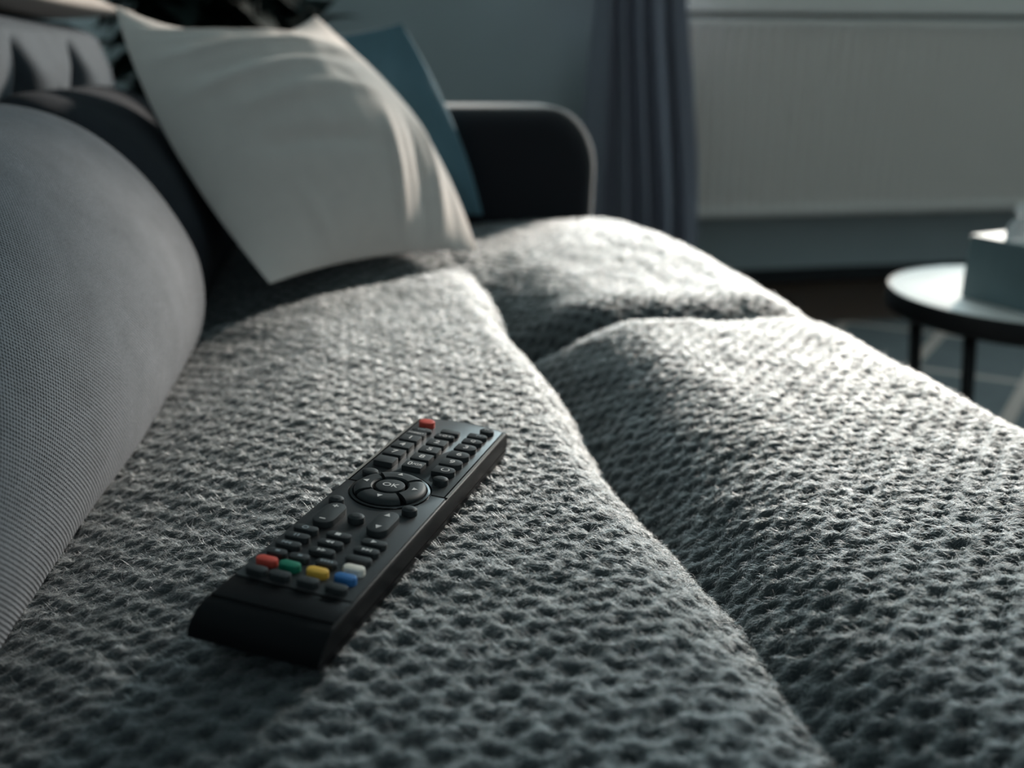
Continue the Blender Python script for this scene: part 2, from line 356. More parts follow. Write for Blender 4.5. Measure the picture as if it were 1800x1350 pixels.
def seat_base(x, y):
    """height (relative to the camera) of the padded seat without the knit"""
    z = -.196 - .006 * sstep(.28, .45, y) + .010 * sstep(.80, 1.05, y) + 0 * x
    z = z - .010 * sstep(1.10, 1.22, y)
    z = z - .024 * np.clip((-.03 - x) / .115, 0, 2) ** 1.4 - .006 * np.clip((.33 - x) / .20, 0, 1) ** 2 * sstep(.10, .16, x) * sstep(.15, .5, y)
    def chan(t, wd, D):
        s = np.clip(np.abs(t) / wd, 0, 1); return -D * (1 - s) ** 1.7
    xs = .144 - .012 * sstep(.55, .85, y) - .03 * sstep(.80, 1.0, y) + .002 * np.sin(y * 23)
    k1 = 1 - .85 * sstep(.72, .98, y)
    t1 = x - xs
    nr = sstep(.22, .48, y)
    z = z + chan(np.where(t1 < 0, t1 * 1.25, t1 * (1.05 - .41 * nr)), .058, 1) * (.021 + .024 * nr) * k1
    yc = .752 - .20 * (x - .128) + .35 * np.clip(x - .2, 0, 1) ** 2 + .003 * np.sin(x * 60)
    z = z + chan(y - yc,   .048, .021) * sstep(.09, .16, x)
    yl = .835 + .09 * np.clip((x + .119) / .187, 0, 1.3) ** 1.5
    z = z + chan(y - yl, .07, .017) * (1 - sstep(.06, .13, x))
    z = z + .004 * np.exp(-((y - yl + .075) / .045) ** 2) * (1 - sstep(.05, .12, x))
    z = z + .0035 * vnoise(x * 9 + 3, y * 9 + 7, 5) * sstep(.5, .62, y)
    return z
ARC0, ARCR = .348, .070
def seat_profile(u, y):
    """fabric coordinate u across the seat -> x, dz of the rounded front edge"""
    s = np.clip(u - ARC0, 0, ARCR * np.pi / 2); th = s / ARCR
    x = np.minimum(u, ARC0) + ARCR * np.sin(th)
    dz = -ARCR * (1 - np.cos(th)) - np.clip(u - ARC0 - ARCR * np.pi / 2, 0, None)
    x = x * (1 - .12 * sstep(.80, 1.25, y) * sstep(.1, .40, x))
    return x, dz
PX, PY = .0158, .0166
def knit(u, v):
    """height of the staggered knit (m): puffs and pits"""
    wu = u + .0030 * vnoise(u * 70, v * 70, 1) + .0010 * vnoise(u * 240, v * 240, 2)
    wv = v + .0030 * vnoise(u * 70 + 40, v * 70, 3) + .0008 * vnoise(u * 240, v * 240 + 9, 4)
    A, B = wu / PX * 2 * np.pi, wv / PY * 2 * np.pi
    p = np.cos(A) * np.cos(B)
    pit = np.clip((p - .38) / .62, 0, 1) ** 1.15
    rows = .5 - .5 * np.cos(2 * B + np.pi + .5 * np.sin(A))                      # soft groove between the yarn rows
    jit = 1 + .8 * vnoise(u / PX * .9, v / PY * .9, 6)
    return -.0080 * pit * jit + .0020 * (-p) + .0028 * (1 - rows) + .0011 * vnoise(u * 420, v * 420, 8) + .0022 * vnoise(u * 60, v * 60, 12)
def seat_points(u, y, off=0.0):
    x, ed = seat_profile(u, y)
    z = seat_base(np.minimum(x, .43), y) + ed
    return np.stack([x, y, z], -1)
def build_seat():
    u = np.concatenate([np.arange(-.21, -.155, .004), np.arange(-.155, .45, .00115), np.arange(.45, .62, .004)])
    ys = [.10]
    while ys[-1] < 1.215: ys.append(ys[-1] + .00085 + max(0, ys[-1] - .2) * .0021)
    ys = np.concatenate([np.arange(-.55, .0998, .0045), ys])
    U, V = np.meshgrid(u, ys)
    P = seat_points(U, V)
    du = np.gradient(P, axis=1) / np.gradient(U, axis=1)[..., None]; dv = np.gradient(P, axis=0) / np.gradient(V, axis=0)[..., None]
    n = np.cross(du, dv); n /= np.linalg.norm(n, axis=-1, keepdims=True)
    P = P + n * knit(U, V)[..., None]
    P[..., 2] += CZ
    return u, ys, P, n
SU, SY, SP, SN = build_seat()
under(link('seat', grid_mesh('seat', SP), M_cover))

# fuzz: chenille fibres lying along the yarn, sparse in the pits
R_O = Vector((-0.03648, 0.27796, CZ - 0.1768)); R_W = Vector((.88978, -.45306, -.05498)); R_L = Vector((.45205, .89148, -.03027)); R_N = R_W.cross(R_L).normalized(); R_W = R_L.cross(R_N)
RL, RW2 = .1907, .025
def build_fuzz(n):
    # sample y with density falling with distance
    y = .12 + 1.07 * RNG.random(n) ** 1.75; u = -.175 + .665 * RNG.random(n)
    # drop what the camera cannot see (left/right of the frame), with a margin
    keep = (u < .225 + .85 * (y - .19)) & (u > -.176)
    x_, _ = seat_profile(u, y)
    lx = (x_ - R_O.x) * R_W.x + (y - R_O.y) * R_W.y; ly = (x_ - R_O.x) * R_L.x + (y - R_O.y) * R_L.y
    keep &= ~((np.abs(lx) < .0235) & (ly > -.006) & (ly < .194))
    A, B = u / PX * 2 * np.pi, y / PY * 2 * np.pi
    pp = np.cos(A) * np.cos(B)
    keep &= RNG.random(n) < np.clip((.75 - pp) / .5, .04, 1)
    u, y = u[keep], y[keep]; n = len(u)
    iu = np.clip(np.searchsorted(SU, u), 1, len(SU) - 1); iy = np.clip(np.searchsorted(SY, y), 1, len(SY) - 1)
    root = SP[iy, iu]; nn = SN[iy, iu]
    tx = SP[iy, np.minimum(iu + 1, len(SU) - 1)] - SP[iy, iu - 1]; tx /= np.linalg.norm(tx, axis=1, keepdims=True)
    ty = np.cross(nn, tx)
    sc = np.clip(y / .40, .8, 3.5)
    ln = (.0022 + .0031 * RNG.random(n)) * np.where(RNG.random(n) < .03, 1.6, 1)
    # yarns zigzag between the pits: local direction from the knit phase
    zig = .45 * np.sin(u / PX * 2 * np.pi) * np.sign(np.cos(y / PY * 2 * np.pi))
    ang = zig + RNG.normal(0, .40, n) + np.where(RNG.random(n) < .5, np.pi, 0)
    d = tx * np.cos(ang)[:, None] + ty * np.sin(ang)[:, None]
    lift = np.abs(RNG.normal(.10, .22, n)) ; lift = np.where(RNG.random(n) < .025, lift + .7, lift) * np.clip(1.3 - y, .35, 1)
    root = root + (RNG.random((n, 3)) - .5) * .0008
    t = np.array([0, .33, .67, 1.0])
    arch = np.array([0, .8, .9, .25]) * .0009
    bend = RNG.normal(0, .25, n)
    pts = np.empty((n, 4, 3), np.float32)
    side = np.cross(nn, d)
    for k in range(4):
        pts[:, k] = root + d * (ln * t[k])[:, None] + nn * (arch[k] * (.5 + RNG.random(n)) + ln * t[k] * lift * .55 - .0002)[:, None] + side * (bend * ln * t[k] ** 2)[:, None]
    rad = np.outer(sc * .000062 * (.7 + .6 * RNG.random(n)), np.array([1, 1, .85, .35]))
    hc = bpy.data.hair_curves.new('seat_fuzz')
    hc.add_curves([4] * n)
    hc.attributes['position'].data.foreach_set('vector', pts.reshape(-1))
    ra = hc.attributes.get('radius') or hc.attributes.new('radius', 'FLOAT', 'POINT')
    ra.data.foreach_set('value', rad.reshape(-1).astype(np.float32))
    hc.materials.append(M_fuzz)
    o = bpy.data.objects.new('seat_fuzz', hc); COL.objects.link(o); o['kind'] = 'stuff'
    return under(o)
NFUZZ = 1000000
build_fuzz(NFUZZ)

# sofa body: base, back, arm, feet
def rbox(name, lo, hi, mat, bev, seg=5, parent=None):
    o = box(name, lo, hi, mat, None, bev, seg); smooth_angle(o, 60); return under(o)
rbox('base', (-.52, -.62, .09), (.400, 1.345, CZ - .290), M_frame, .02)
for x in (-.46, .34):
    for y in (-.54, 1.26):
        bm = bmesh.new(); cyl(bm, (x, y, 0), (x, y, .092), .018, .026); under(bm_obj('foot', bm, M_tlegs, None, True))
def arm():
    # profile in x-z, swept along y with rounded lips
    top, rx = CZ - .056, .324
    pts = [(-.52, .10), (rx - .012, .10)]
    for a in np.linspace(0, math.pi / 2, 12): pts.append((rx - .065 + .065 * math.cos(a), top - .080 + .080 * math.sin(a)))
    pts += [(.10, top + .002), (-.15, top), (-.52, top)]
    pts = np.array(pts); c = np.array([-.05, .35])
    rings = []
    R, ya, yb = .030, 1.205, 1.345
    for t in list(np.linspace(math.pi, math.pi / 2, 7)) + list(np.linspace(math.pi / 2, 0, 7)):
        ins = R * (1 - math.sin(t)); yy = (ya + R + R * math.cos(t)) if t > math.pi / 2 - 1e-9 and len(rings) < 7 else (yb - R + R * math.cos(t))
        q = pts.copy()
        q[:, 0] = np.where(q[:, 0] > -.4, q[:, 0] - ins * np.clip((q[:, 0] - .1) / .25, 0, 1), q[:, 0]); q[:, 1] = np.where(q[:, 1] > .2, q[:, 1] - ins, q[:, 1])
        rings.append([(p[0], yy, p[1]) for p in q])
    bm = bmesh.new(); V = [[bm.verts.new(p) for p in r] for r in rings]; n = len(pts)
    for a, b in zip(V[:-1], V[1:]):
        for i in range(n): bm.faces.new((a[i], a[(i + 1) % n], b[(i + 1) % n], b[i]))
    bm.faces.new(V[0]); bm.faces.new(V[-1][::-1])
    o = bm_obj('arm', bm, M_frame); return under(smooth_angle(o, 50))
arm()
def backrest():
    prof = [(-.315, -.30), (-.302, -.20), (-.298, -.08), (-.300, -.01), (-.312, .030), (-.345, .046), (-.41, .047), (-.47, .040), (-.52, .015), (-.525, -.2), (-.525, -.55)]
    P = chaikin(np.array(prof), 0); t = np.linspace(0, len(prof) - 1, 90)
    from numpy import interp
    px = interp(t, range(len(prof)), P[:, 0]); pz = interp(t, range(len(prof)), P[:, 1])
    for _ in range(3): px[1:-1] = (px[:-2] + 2 * px[1:-1] + px[2:]) / 4; pz[1:-1] = (pz[:-2] + 2 * pz[1:-1] + pz[2:]) / 4
    ys = np.concatenate([np.linspace(-.62, .6, 30), np.linspace(.61, 1.36, 160)])
    X = np.repeat(px[None], len(ys), 0); Zg = np.repeat(pz[None], len(ys), 0); Y = np.repeat(ys[:, None], len(px), 1)
    front = (np.arange(len(px)) < 42)[None] * 1.0
    for yc in (-.2, .1, .4, .7, .985, 1.172):
        wd = .010 + .034 * sstep(.025, -.06, Zg)
        X = X - .045 * np.exp(-((Y - yc) / wd) ** 2) * sstep(.03, -.02, Zg) * front
    e = np.clip((ys - 1.30) / .06, 0, 1) ; k = 1 - np.sqrt(np.clip(1 - e ** 2, 0, 1))
    X = X + k[:, None] * (-.41 - X) * .55; Zg = Zg - k[:, None] * (Zg + .25) * .08
    pt = np.stack([X, Y, Zg + CZ], -1)
    end = pt[-1:].copy(); end[..., 0] = -.42; end[..., 2] = np.minimum(end[..., 2], CZ - .05); pt = np.concatenate([pt, end], 0)
    L = np.cumsum(np.r_[0, np.hypot(np.diff(px), np.diff(pz))]); uv = np.stack([pt[..., 1], np.repeat(L[None], len(pt), 0)], -1)
    return under(link('backrest', grid_mesh('backrest', pt, uv=uv), M_back))
backrest()

# ================================================================ CUSHIONS
def bolster(name, ya, yb, dx, top, label, mat, rend=.06, bulge=.002):
    prof = np.array([(-.150, -.238), (-.130, -.205), (-.124, -.165), (-.132, -.132), (-.158, -.083), (-.200, -.042), (-.250, -.026 + top), (-.285, -.034 + top), (-.296, -.07), (-.297, -.14), (-.290, -.225), (-.21, -.242)])
    P = chaikin(prof, 3); P[:, 0] += dx
    c = np.array([-.215 + dx, -.13])
    L = np.cumsum(np.r_[0, np.hypot(*np.diff(P, axis=0).T)])
    ys = np.concatenate([ya + rend * (1 - np.cos(np.linspace(0, np.pi / 2, 14))), np.linspace(ya + rend, yb - rend, 60)[1:-1], yb - rend * (1 - np.sin(np.linspace(0, np.pi / 2, 14)))])
    rings = []
    for y in ys:
        e = max((ya + rend - y) / rend, (y - (yb - rend)) / rend, 0)
        s = (1 - min(e, 1) ** 2.4) ** .42 if e < 1 else 0.0
        s = .30 + .70 * s
        Q = c + (P - c) * s
        Q[:, 0] += bulge * float(sstep(.45, .78, y)) * np.clip((P[:, 0] - c[0]) / .09, -0.2, 1) - .012 * float(sstep(.6, .3, y)) * np.clip((P[:, 0] - c[0]) / .09, 0, 1)
        
        # soft dents
        Q[:, 0] += .004 * vnoise(np.full(len(Q), y * 11), L * 14, 21)
        rings.append(np.stack([Q[:, 0], np.full(len(Q), y), Q[:, 1]], -1))
    R = np.array(rings)
    ctr0 = R[:1].mean(1, keepdims=True).repeat(R.shape[1], 1); ctr1 = R[-1:].mean(1, keepdims=True).repeat(R.shape[1], 1)
    R = np.concatenate([ctr0, R, ctr1], 0); R[..., 2] += CZ
    R = np.concatenate([R, R[:, :1]], 1)
    uv = np.stack([R[..., 1], np.repeat(np.r_[L, L[-1] + .01][None], len(R), 0)], -1)
    o0 = Vector((-.2, (ya + yb) / 2, CZ - .2)); R = R - np.array(o0)
    o = link(name, grid_mesh(name, R, uv=uv), mat); o.location = o0
    return tag(o, label, 'cushion')
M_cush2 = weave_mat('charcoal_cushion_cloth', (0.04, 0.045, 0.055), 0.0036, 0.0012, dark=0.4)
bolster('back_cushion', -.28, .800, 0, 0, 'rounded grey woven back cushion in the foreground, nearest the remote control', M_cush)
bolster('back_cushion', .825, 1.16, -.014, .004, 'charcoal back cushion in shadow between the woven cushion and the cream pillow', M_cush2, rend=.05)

def pillow(name, corners, bows, thick, mat, label, folds, n=150, seed=3, edge_pow=.5, seam=True):
    """corners BL BR TL TR (camera-relative z); bows: outward offset of edges (bottom, right, top, left)"""
    BL, BR, TL, TR = [np.array(c, float) for c in corners]
    s = np.linspace(0, 1, n); s = .5 - .5 * np.cos(np.pi * s); s = .65 * s + .35 * np.linspace(0, 1, n)
    U, V = np.meshgrid(s, s)
    P = ((1 - U) * (1 - V))[..., None] * BL + (U * (1 - V))[..., None] * BR + ((1 - U) * V)[..., None] * TL + (U * V)[..., None] * TR
    eu = ((BR - BL) + (TR - TL)) / 2; eu /= np.linalg.norm(eu); ev = ((TL - BL) + (TR - BR)) / 2; ev /= np.linalg.norm(ev)
    nrm = np.cross(eu, ev); nrm /= np.linalg.norm(nrm); ev = np.cross(nrm, eu)
    b, r, t, l = bows
    P = P + ev * ((t * V ** 2 * 4 * U * (1 - U)) - (b * (1 - V) ** 2 * 4 * U * (1 - U)))[..., None] + eu * ((r * U ** 2 * 4 * V * (1 - V)) - (l * (1 - U) ** 2 * 4 * V * (1 - V)))[..., None]
    prof = np.clip(np.sin(np.pi * U), 0, 1) ** edge_pow * np.clip(np.sin(np.pi * V), 0, 1) ** edge_pow
    wr = 1.3 * folds(U, V) * np.clip(prof * 1.6, 0, 1) + .006 * prof * vnoise(U * 5, V * 5, seed) + .0022 * prof * vnoise(U * 16, V * 13, seed + 1)
    F = P + nrm * (thick * prof + wr)[..., None]; Bk = P - nrm * (thick * .9 * prof)[..., None]
    off = np.array([0, 0, CZ]); o0 = (BL + BR) / 2 + off
    if seam:
        F[..., :] += 0
    A = np.concatenate([F, Bk[:, ::-1]], 1) + off - o0                      # wraps around the side edges
    me = grid_mesh(name, A, close_u=True)
    o = link(name, me, mat); o.location = o0
    m = o.modifiers.new('weld', 'WELD'); m.merge_threshold = .0002
    return tag(o, label, 'pillow')
def folds_white(U, V):
    z = 0 * U
    for (v0, sl, cv, sg, a, u0, u1) in ((.90, -.10, .10, .018, .0060, -.1, .75), (.81, -.10, .14, .022, -.0055, .0, .8), (.74, -.06, .10, .024, .0060, -.1, .7), (.64, .02, .02, .03, -.0045, .0, .8),
                                        (.57, .03, 0, .025, .0045, -.1, .6), (.45, .10, -.1, .03, .0035, .1, .7), (.36, -.12, 0, .03, -.0035, .1, .6), (.50, .30, 0, .04, .003, .5, 1.0)):
        d = V - (v0 + sl * U + cv * U * U); z = z + a * np.exp(-(d / sg) ** 2) * sstep(u0, u0 + .2, U) * (1 - sstep(u1 - .2, u1 + .1, U))
    for (u0, sl, sg, a, v1) in ((.62, .10, .03, .006, .5), (.72, .16, .028, -.005, .55), (.82, .14, .03, .007, .60), (.90, .05, .02, -.004, .45), (.30, -.25, .03, .004, .3)):
        d = U - (u0 + sl * V); z = z + a * np.exp(-(d / sg) ** 2) * (1 - sstep(v1 - .3, v1, V))
    return z
pillow('throw_pillow', [(-.080, .825, -.188), (.127, .975, -.195), (-.228, 1.045, .0535), (-.033, 1.135, .049)], (-.012, .034, -.042, .020), .085, M_linen,
       'cream linen pillow with soft creases leaning on the back cushions', folds_white, edge_pow=.78)
def folds_teal(U, V):
    return .004 * np.sin(V * 14 + U * 5) * np.exp(-((U - .8) / .3) ** 2) + .004 * np.exp(-((U - V * .6 - .35) / .04) ** 2)
pillow('throw_pillow', [(-.125, 1.150, -.190), (.161, 1.172, -.188), (-.20, 1.180, .028), (.067, 1.185, .043)], (-.01, .012, -.012, .01), .046, M_teal,
       'dark teal pillow standing between the cream pillow and the sofa arm', folds_teal, n=90, edge_pow=.65)
def folds_throw(U, V): return .004 * np.sin(V * 20 + U * 3) + .004 * np.sin(U * 13)
M_throw = simple('beige_throw_wool', (0.40, 0.36, 0.33), 0.95, 0.1, 0.1, 120)
tw = pillow('throw_blanket', [(-.315, .98, .064), (-.272, 1.36, .060), (-.47, .99, .072), (-.45, 1.37, .070)], (.004, .004, .004, .004), .022, M_throw,
       'folded cream throw lying on top of the sofa backrest', folds_throw, n=60)
tw['category'] = 'blanket'

# ================================================================ COFFEE TABLE
TZ, TC, TR_ = CZ - .33, (.999, 1.195), .198
tab = thing('side_table', 'small round pale topped side table on thin black legs', 'table', (TC[0], TC[1], 0))
def lathe(name, prof, mat, parent, n=72, smooth=True):
    P = np.array([[(r * math.cos(a), r * math.sin(a), z) for a in np.linspace(0, 2 * math.pi, n, endpoint=False)] for r, z in prof])
    return link(name, grid_mesh(name, P, close_u=True), mat, parent)
smooth_angle(lathe('table_top', [(.0005, TZ), (TR_ - .003, TZ), (TR_ - .001, TZ - .001), (TR_ - .001, TZ - .004), (.0005, TZ - .004)], M_table, tab), 30)
smooth_angle(lathe('table_rim', [(TR_ - .0005, TZ - .0045), (TR_ - .0005, TZ - .001), (TR_ + .002, TZ + .0005), (TR_ + .004, TZ - .003), (TR_ + .004, TZ - .030), (TR_ + .001, TZ - .033), (TR_ - .02, TZ - .033), (TR_ - .02, TZ - .0045), (TR_ - .0005, TZ - .0045)], M_tlegs, tab), 40)
for (x, y) in ((.833, 1.221), (.847, 1.111), (1.165, 1.205)):
    dx, dy = (x - TC[0]), (y - TC[1]); bm = bmesh.new()
    cyl(bm, (dx, dy, TZ - .032), (dx + .035 * (1 if dx < 0 else -1), dy, .0135), .0095, .0085, 16)
    bm_obj('leg', bm, M_tlegs, tab, True)
# tissue box on the table
BXo = (.906, 1.082, TZ)
tb = thing('tissue_box', 'teal grey tissue box with white tissue standing on the side table', 'tissue box', BXo)
tb.rotation_euler = (0, 0, math.radians(15.7))
bw, bd, bh = .15, .110, .092
def tbox():
    bm = bmesh.new(); add_box(bm, (0, 0, .0005), (bw, bd, bh)); bmesh.ops.bevel(bm, geom=list(bm.edges), offset=.002, segments=2, affect='EDGES')
    bm_obj('carton', bm, M_box, tb)
    bm = bmesh.new(); add_box(bm, (.0015, .0015, bh), (bw - .0015, bd - .0015, bh + .0012)); bm_obj('lid_panel', bm, M_boxtop, tb)
    n = 26; s = np.linspace(-1, 1, n); t = np.linspace(0, 1, 16)
    Sg, T = np.meshgrid(s, t)
    X = bw * .33 + Sg * .040 * (1 - .45 * T); Y = bd * .5 + .014 * np.sin(Sg * 5 + T * 2) * (.3 + T) + .006 * T; Zg = bh + .0015 + T * (.045 - .018 * np.abs(Sg) + .007 * np.sin(Sg * 6))
    o = link('tissue', grid_mesh('tissue', np.stack([X, Y, Zg], -1)), M_tissue, tb); mm = o.modifiers.new('t', 'SOLIDIFY'); mm.thickness = .0012
tbox()

# ================================================================ PLANT IN THE CORNER
pl = thing('potted_plant', 'dark bushy plant in the corner behind the pillows', 'plant', (-.24, 1.90, 0))
smooth_angle(lathe('pot', [(.001, .002), (.11, .002), (.135, .24), (.142, .245), (.142, .27), (.128, .27), (.122, .22), (.001, .22)], M_pot, pl, 32), 40)
smooth_angle(lathe('soil', [(.001, .232), (.124, .228)], M_soil, pl, 24), 40)
bm = bmesh.new()
tips = []
for i in range(26):
    a = random.uniform(0, 6.28); r = random.uniform(.03, .16); h = random.uniform(.62, 1.05)
    pts = [Vector((r * .25 * math.cos(a), r * .25 * math.sin(a), .22)), Vector((r * .7 * math.cos(a), r * .7 * math.sin(a), h * .6)), Vector((r * 1.2 * math.cos(a), r * 1.2 * math.sin(a), h))]
    for p, q in zip(pts[:-1], pts[1:]): cyl(bm, p, q, .005, .004, 6, False)
    tips.append(pts)
bm_obj('stems', bm, M_leaf, pl, True)['kind'] = 'stuff'
bm = bmesh.new()
for pts in tips:
    for k in range(30):
        t = random.uniform(.25, 1); p = pts[1].lerp(pts[2], (t - .5) * 2) if t > .5 else pts[0].lerp(pts[1], t * 2)
        a = random.uniform(0, 6.28); el = random.uniform(-.3, .9); d = Vector((math.cos(a) * math.cos(el), math.sin(a) * math.cos(el), math.sin(el)))
        sd = d.cross(Vector((0, 0, 1))).normalized(); nn = sd.cross(d); ln = random.uniform(.09, .15); wd = ln * .33
        if (p + d * ln).x < -.28: d.x = abs(d.x)
        prev = None
        for f_, g_, z_ in ((0, .02, 0), (.3, .8, .012), (.6, 1, .012), (.85, .55, -.004), (1, .03, -.02)):
            c_ = p + d * (ln * f_) + nn * z_
            row = [bm.verts.new(c_ - sd * wd * g_ + nn * .008 * g_), bm.verts.new(c_), bm.verts.new(c_ + sd * wd * g_ + nn * .008 * g_)]
            if prev:
                bm.faces.new((prev[0], prev[1], row[1], row[0])); bm.faces.new((prev[1], prev[2], row[2], row[1]))
            prev = row
bm_obj('foliage', bm, M_leaf, pl, True)['kind'] = 'stuff'

# ================================================================ REMOTE CONTROL
rem = thing('remote_control', 'long black remote control with coloured keys lying on the knit seat', 'remote control')
rem.matrix_world = Matrix.Translation(R_O) @ Matrix((R_W, R_L, R_N)).transposed().to_4x4()
def mm(*a): return [v * .001 for v in a]
def outline_body(ins=0.0, near=0.0):
    """plan outline of the remote at a given inset (m); slightly arched far end"""
    hw, L = RW2 - ins, RL - ins
    pts = []
    for t in np.linspace(-1, 1, 25): pts.append((hw * t, L + .0052 * (1 - t * t) - ins * 0))
    pts += [(hw, L * .5), (hw, .02)]
    pts += [(hw, -near), (hw * .5, -near), (0, -near), (-hw * .5, -near), (-hw, -near), (-hw, .02), (-hw, L * .5)]
    return np.array(pts)[::-1]
def loft(name, rings, mat, cap0=True, cap1=True, ang=35):
    bm = bmesh.new(); V = [[bm.verts.new(p) for p in r] for r in rings]; n = len(V[0])
    for a, b in zip(V[:-1], V[1:]):
        for i in range(n): bm.faces.new((a[i], a[(i + 1) % n], b[(i + 1) % n], b[i]))
    if cap0: bm.faces.new(V[0][::-1])
    if cap1: bm.faces.new(V[-1])
    o = bm_obj(name, bm, mat); o.parent = rem; return smooth_angle(o, ang)
# lower shell and upper shell meet at a parting line; the near end is rounded like a boat bow
rings = []
for z, ins, near in ((-.0178, .0055, -.010), (-.0172, .0038, -.004), (-.0150, .0016, .004), (-.0120, .0004, .0095), (-.0094, 0, .0125)):
    rings.append([(p[0], p[1], z) for p in outline_body(ins, near)])
loft('lower_shell', rings, M_black)
rings = []
for z, ins, near in ((-.0090, .0003, .0125), (-.0065, 0, .0118), (-.0040, 0, .0095), (-.0020, .0000, .0065), (-.0009, .0002, .0035), (-.0003, .0006, .0010), (0, .0012, -.0012)):
    rings.append([(p[0], p[1], z) for p in outline_body(ins, near)])
loft('upper_shell', rings, M_black)
def prism(name, pts, z0, z1, mat, bev=0.0, parent=rem, ang=40, dome=0.0):
    pts = np.array(pts, float); c = pts.mean(0); ext = np.abs(pts - c).max(0)
    def ring(ins, z): 
        k = (ext - ins) / ext; q = c + (pts - c) * k; return [(p[0], p[1], z) for p in q]
    R = [ring(0, z0), ring(0, z1 - bev)]
    if bev: R += [ring(bev * .3, z1 - bev * .3), ring(bev, z1)]
    if dome: R += [ring(min(ext) * .35, z1 + dome * .7), ring(min(ext) * .7, z1 + dome)]
    bm = bmesh.new(); V = [[bm.verts.new(p) for p in r] for r in R]; n = len(pts)
    for a, b in zip(V[:-1], V[1:]):
        for i in range(n): bm.faces.new((a[i], a[(i + 1) % n], b[(i + 1) % n], b[i]))
    bm.faces.new(V[0][::-1]); bm.faces.new(V[-1])
    o = bm_obj(name, bm, mat, parent); return smooth_angle(o, ang)
def strip(name, path, wd, z, mat):
    """thin flat band along a path, e.g. a groove line"""
    bm = bmesh.new(); path = [Vector((*p, 0)) for p in path]; L, Rr = [], []
    for i, p in enumerate(path):
        d = (path[min(i + 1, len(path) - 1)] - path[max(i - 1, 0)]).normalized(); s = Vector((-d.y, d.x, 0)) * wd / 2
        L.append(bm.verts.new(p + s + Vector((0, 0, z)))); Rr.append(bm.verts.new(p - s + Vector((0, 0, z))))
    for i in range(len(path) - 1): bm.faces.new((L[i], L[i + 1], Rr[i + 1], Rr[i]))
    bmesh.ops.solidify(bm, geom=list(bm.faces), thickness=.00008)
    o = bm_obj(name, bm, mat, rem); return o
# speckled upper panel, framed by a groove and side strips coloured bright for the edge highlight
RX, RCY, RR = -.0013, .1008, .0178
def arcp(r, a0, a1, n=20): return [(RX + r * math.cos(a), RCY + r * math.sin(a)) for a in np.linspace(math.radians(a0), math.radians(a1), n)]
far = [(.0228 * t, .1885 + .0046 * (1 - t * t)) for t in np.linspace(1, -1, 21)]
prism('upper_panel', [(.0228, .1046)] + far + [(-.0228, .1046)] + arcp(RR + .0008, 168, 12, 24), .0000, .0004, M_panel, .00015)
prism('lower_panel', [(-.0236, .0145), (.0236, .0145), (.0236, .1034), (.0176, .1034)] + arcp(RR + .0008, 8, -188, 30) + [(-.0236, .1034)], .0000, .0004, M_panel, .00015)
prism('end_cap', [(-.0238, .0002), (.0238, .0002), (.0238, .0133), (-.0238, .0133)], .0000, .0004, M_black, .0003)
for sx in (1, -1):
    strip('side_strip', [(sx * .02415, .1046), (sx * .02415, .187)], .0014, .00042, M_edge)
    strip('groove', [(sx * .0231, .1040), (sx * .0231, .188)], .0007, .00046, M_groove)
    strip('groove', [(sx * .0231, .1040), (sx * .0172, .1040)], .0007, .00046, M_groove)
prism('ring_bezel', arcp(RR, 0, 351, 48), .0000, .0009, M_strip, .0004)
prism('ring_well', arcp(RR - .0012, 0, 351, 48), .0009, .00095, M_groove)

def rrect(cx, cy, wdt, hgt, r, n=5):
    pts = []
    for sx, sy, a0 in ((1, -1, -90), (1, 1, 0), (-1, 1, 90), (-1, -1, 180)):
        for a in np.linspace(math.radians(a0), math.radians(a0 + 90), n): pts.append((cx + sx * (wdt / 2 - r) + r * math.cos(a), cy + sy * (hgt / 2 - r) + r * math.sin(a)))
    return pts
def ell(cx, cy, a, b, n=28): return [(cx + a * math.cos(t), cy + b * math.sin(t)) for t in np.linspace(0, 2 * math.pi, n, endpoint=False)]
def dround(cx, cy, wdt, hgt, side=1):
    """rectangle whose outer side (right) is a half ellipse"""
    pts = [(cx - wdt / 2, cy - hgt / 2), (cx + wdt * .12, cy - hgt / 2)]
    pts += [(cx + wdt * .12 + wdt * .38 * math.sin(t), cy - hgt / 2 * math.cos(t)) for t in np.linspace(.2, math.pi - .2, 12)]
    return pts + [(cx + wdt * .12, cy + hgt / 2), (cx - wdt / 2, cy + hgt / 2)]
def legend_text(key, s, cx, cy, z, size, mat=M_print, sx=1.0):
    cu = bpy.data.curves.new('legend', 'FONT'); cu.body = s; cu.size = size; cu.align_x = 'CENTER'; cu.align_y = 'CENTER'; cu.extrude = .00003; cu.resolution_u = 3
    cu.offset = size * .012
    tmp = bpy.data.objects.new('tmp', cu); COL.objects.link(tmp)
    dg = bpy.context.evaluated_depsgraph_get(); me = bpy.data.meshes.new_from_object(tmp.evaluated_get(dg))
    bpy.data.objects.remove(tmp)
    me.transform(Matrix.Translation((cx, cy, z)) @ Matrix.Diagonal((sx, 1, 1, 1)))
    me.name = 'legend'; me.materials.clear()
    return link('legend', me, mat, key)
def legend_poly(key, polys, z, mat=M_print):
    bm = bmesh.new()
    for pts in polys:
        lo = [bm.verts.new((p[0], p[1], z - .00004)) for p in pts]; hi = [bm.verts.new((p[0], p[1], z + .00004)) for p in pts]; n = len(pts)
        bm.faces.new(lo[::-1]); bm.faces.new(hi)
        for i in range(n): bm.faces.new((lo[i], lo[(i + 1) % n], hi[(i + 1) % n], hi[i]))
    return bm_obj('legend', bm, mat, key)
def tri(cx, cy, ang, s):
    return [(cx + s * math.cos(math.radians(ang + k)), cy + s * math.sin(math.radians(ang + k))) for k in (0, 125, 235)]
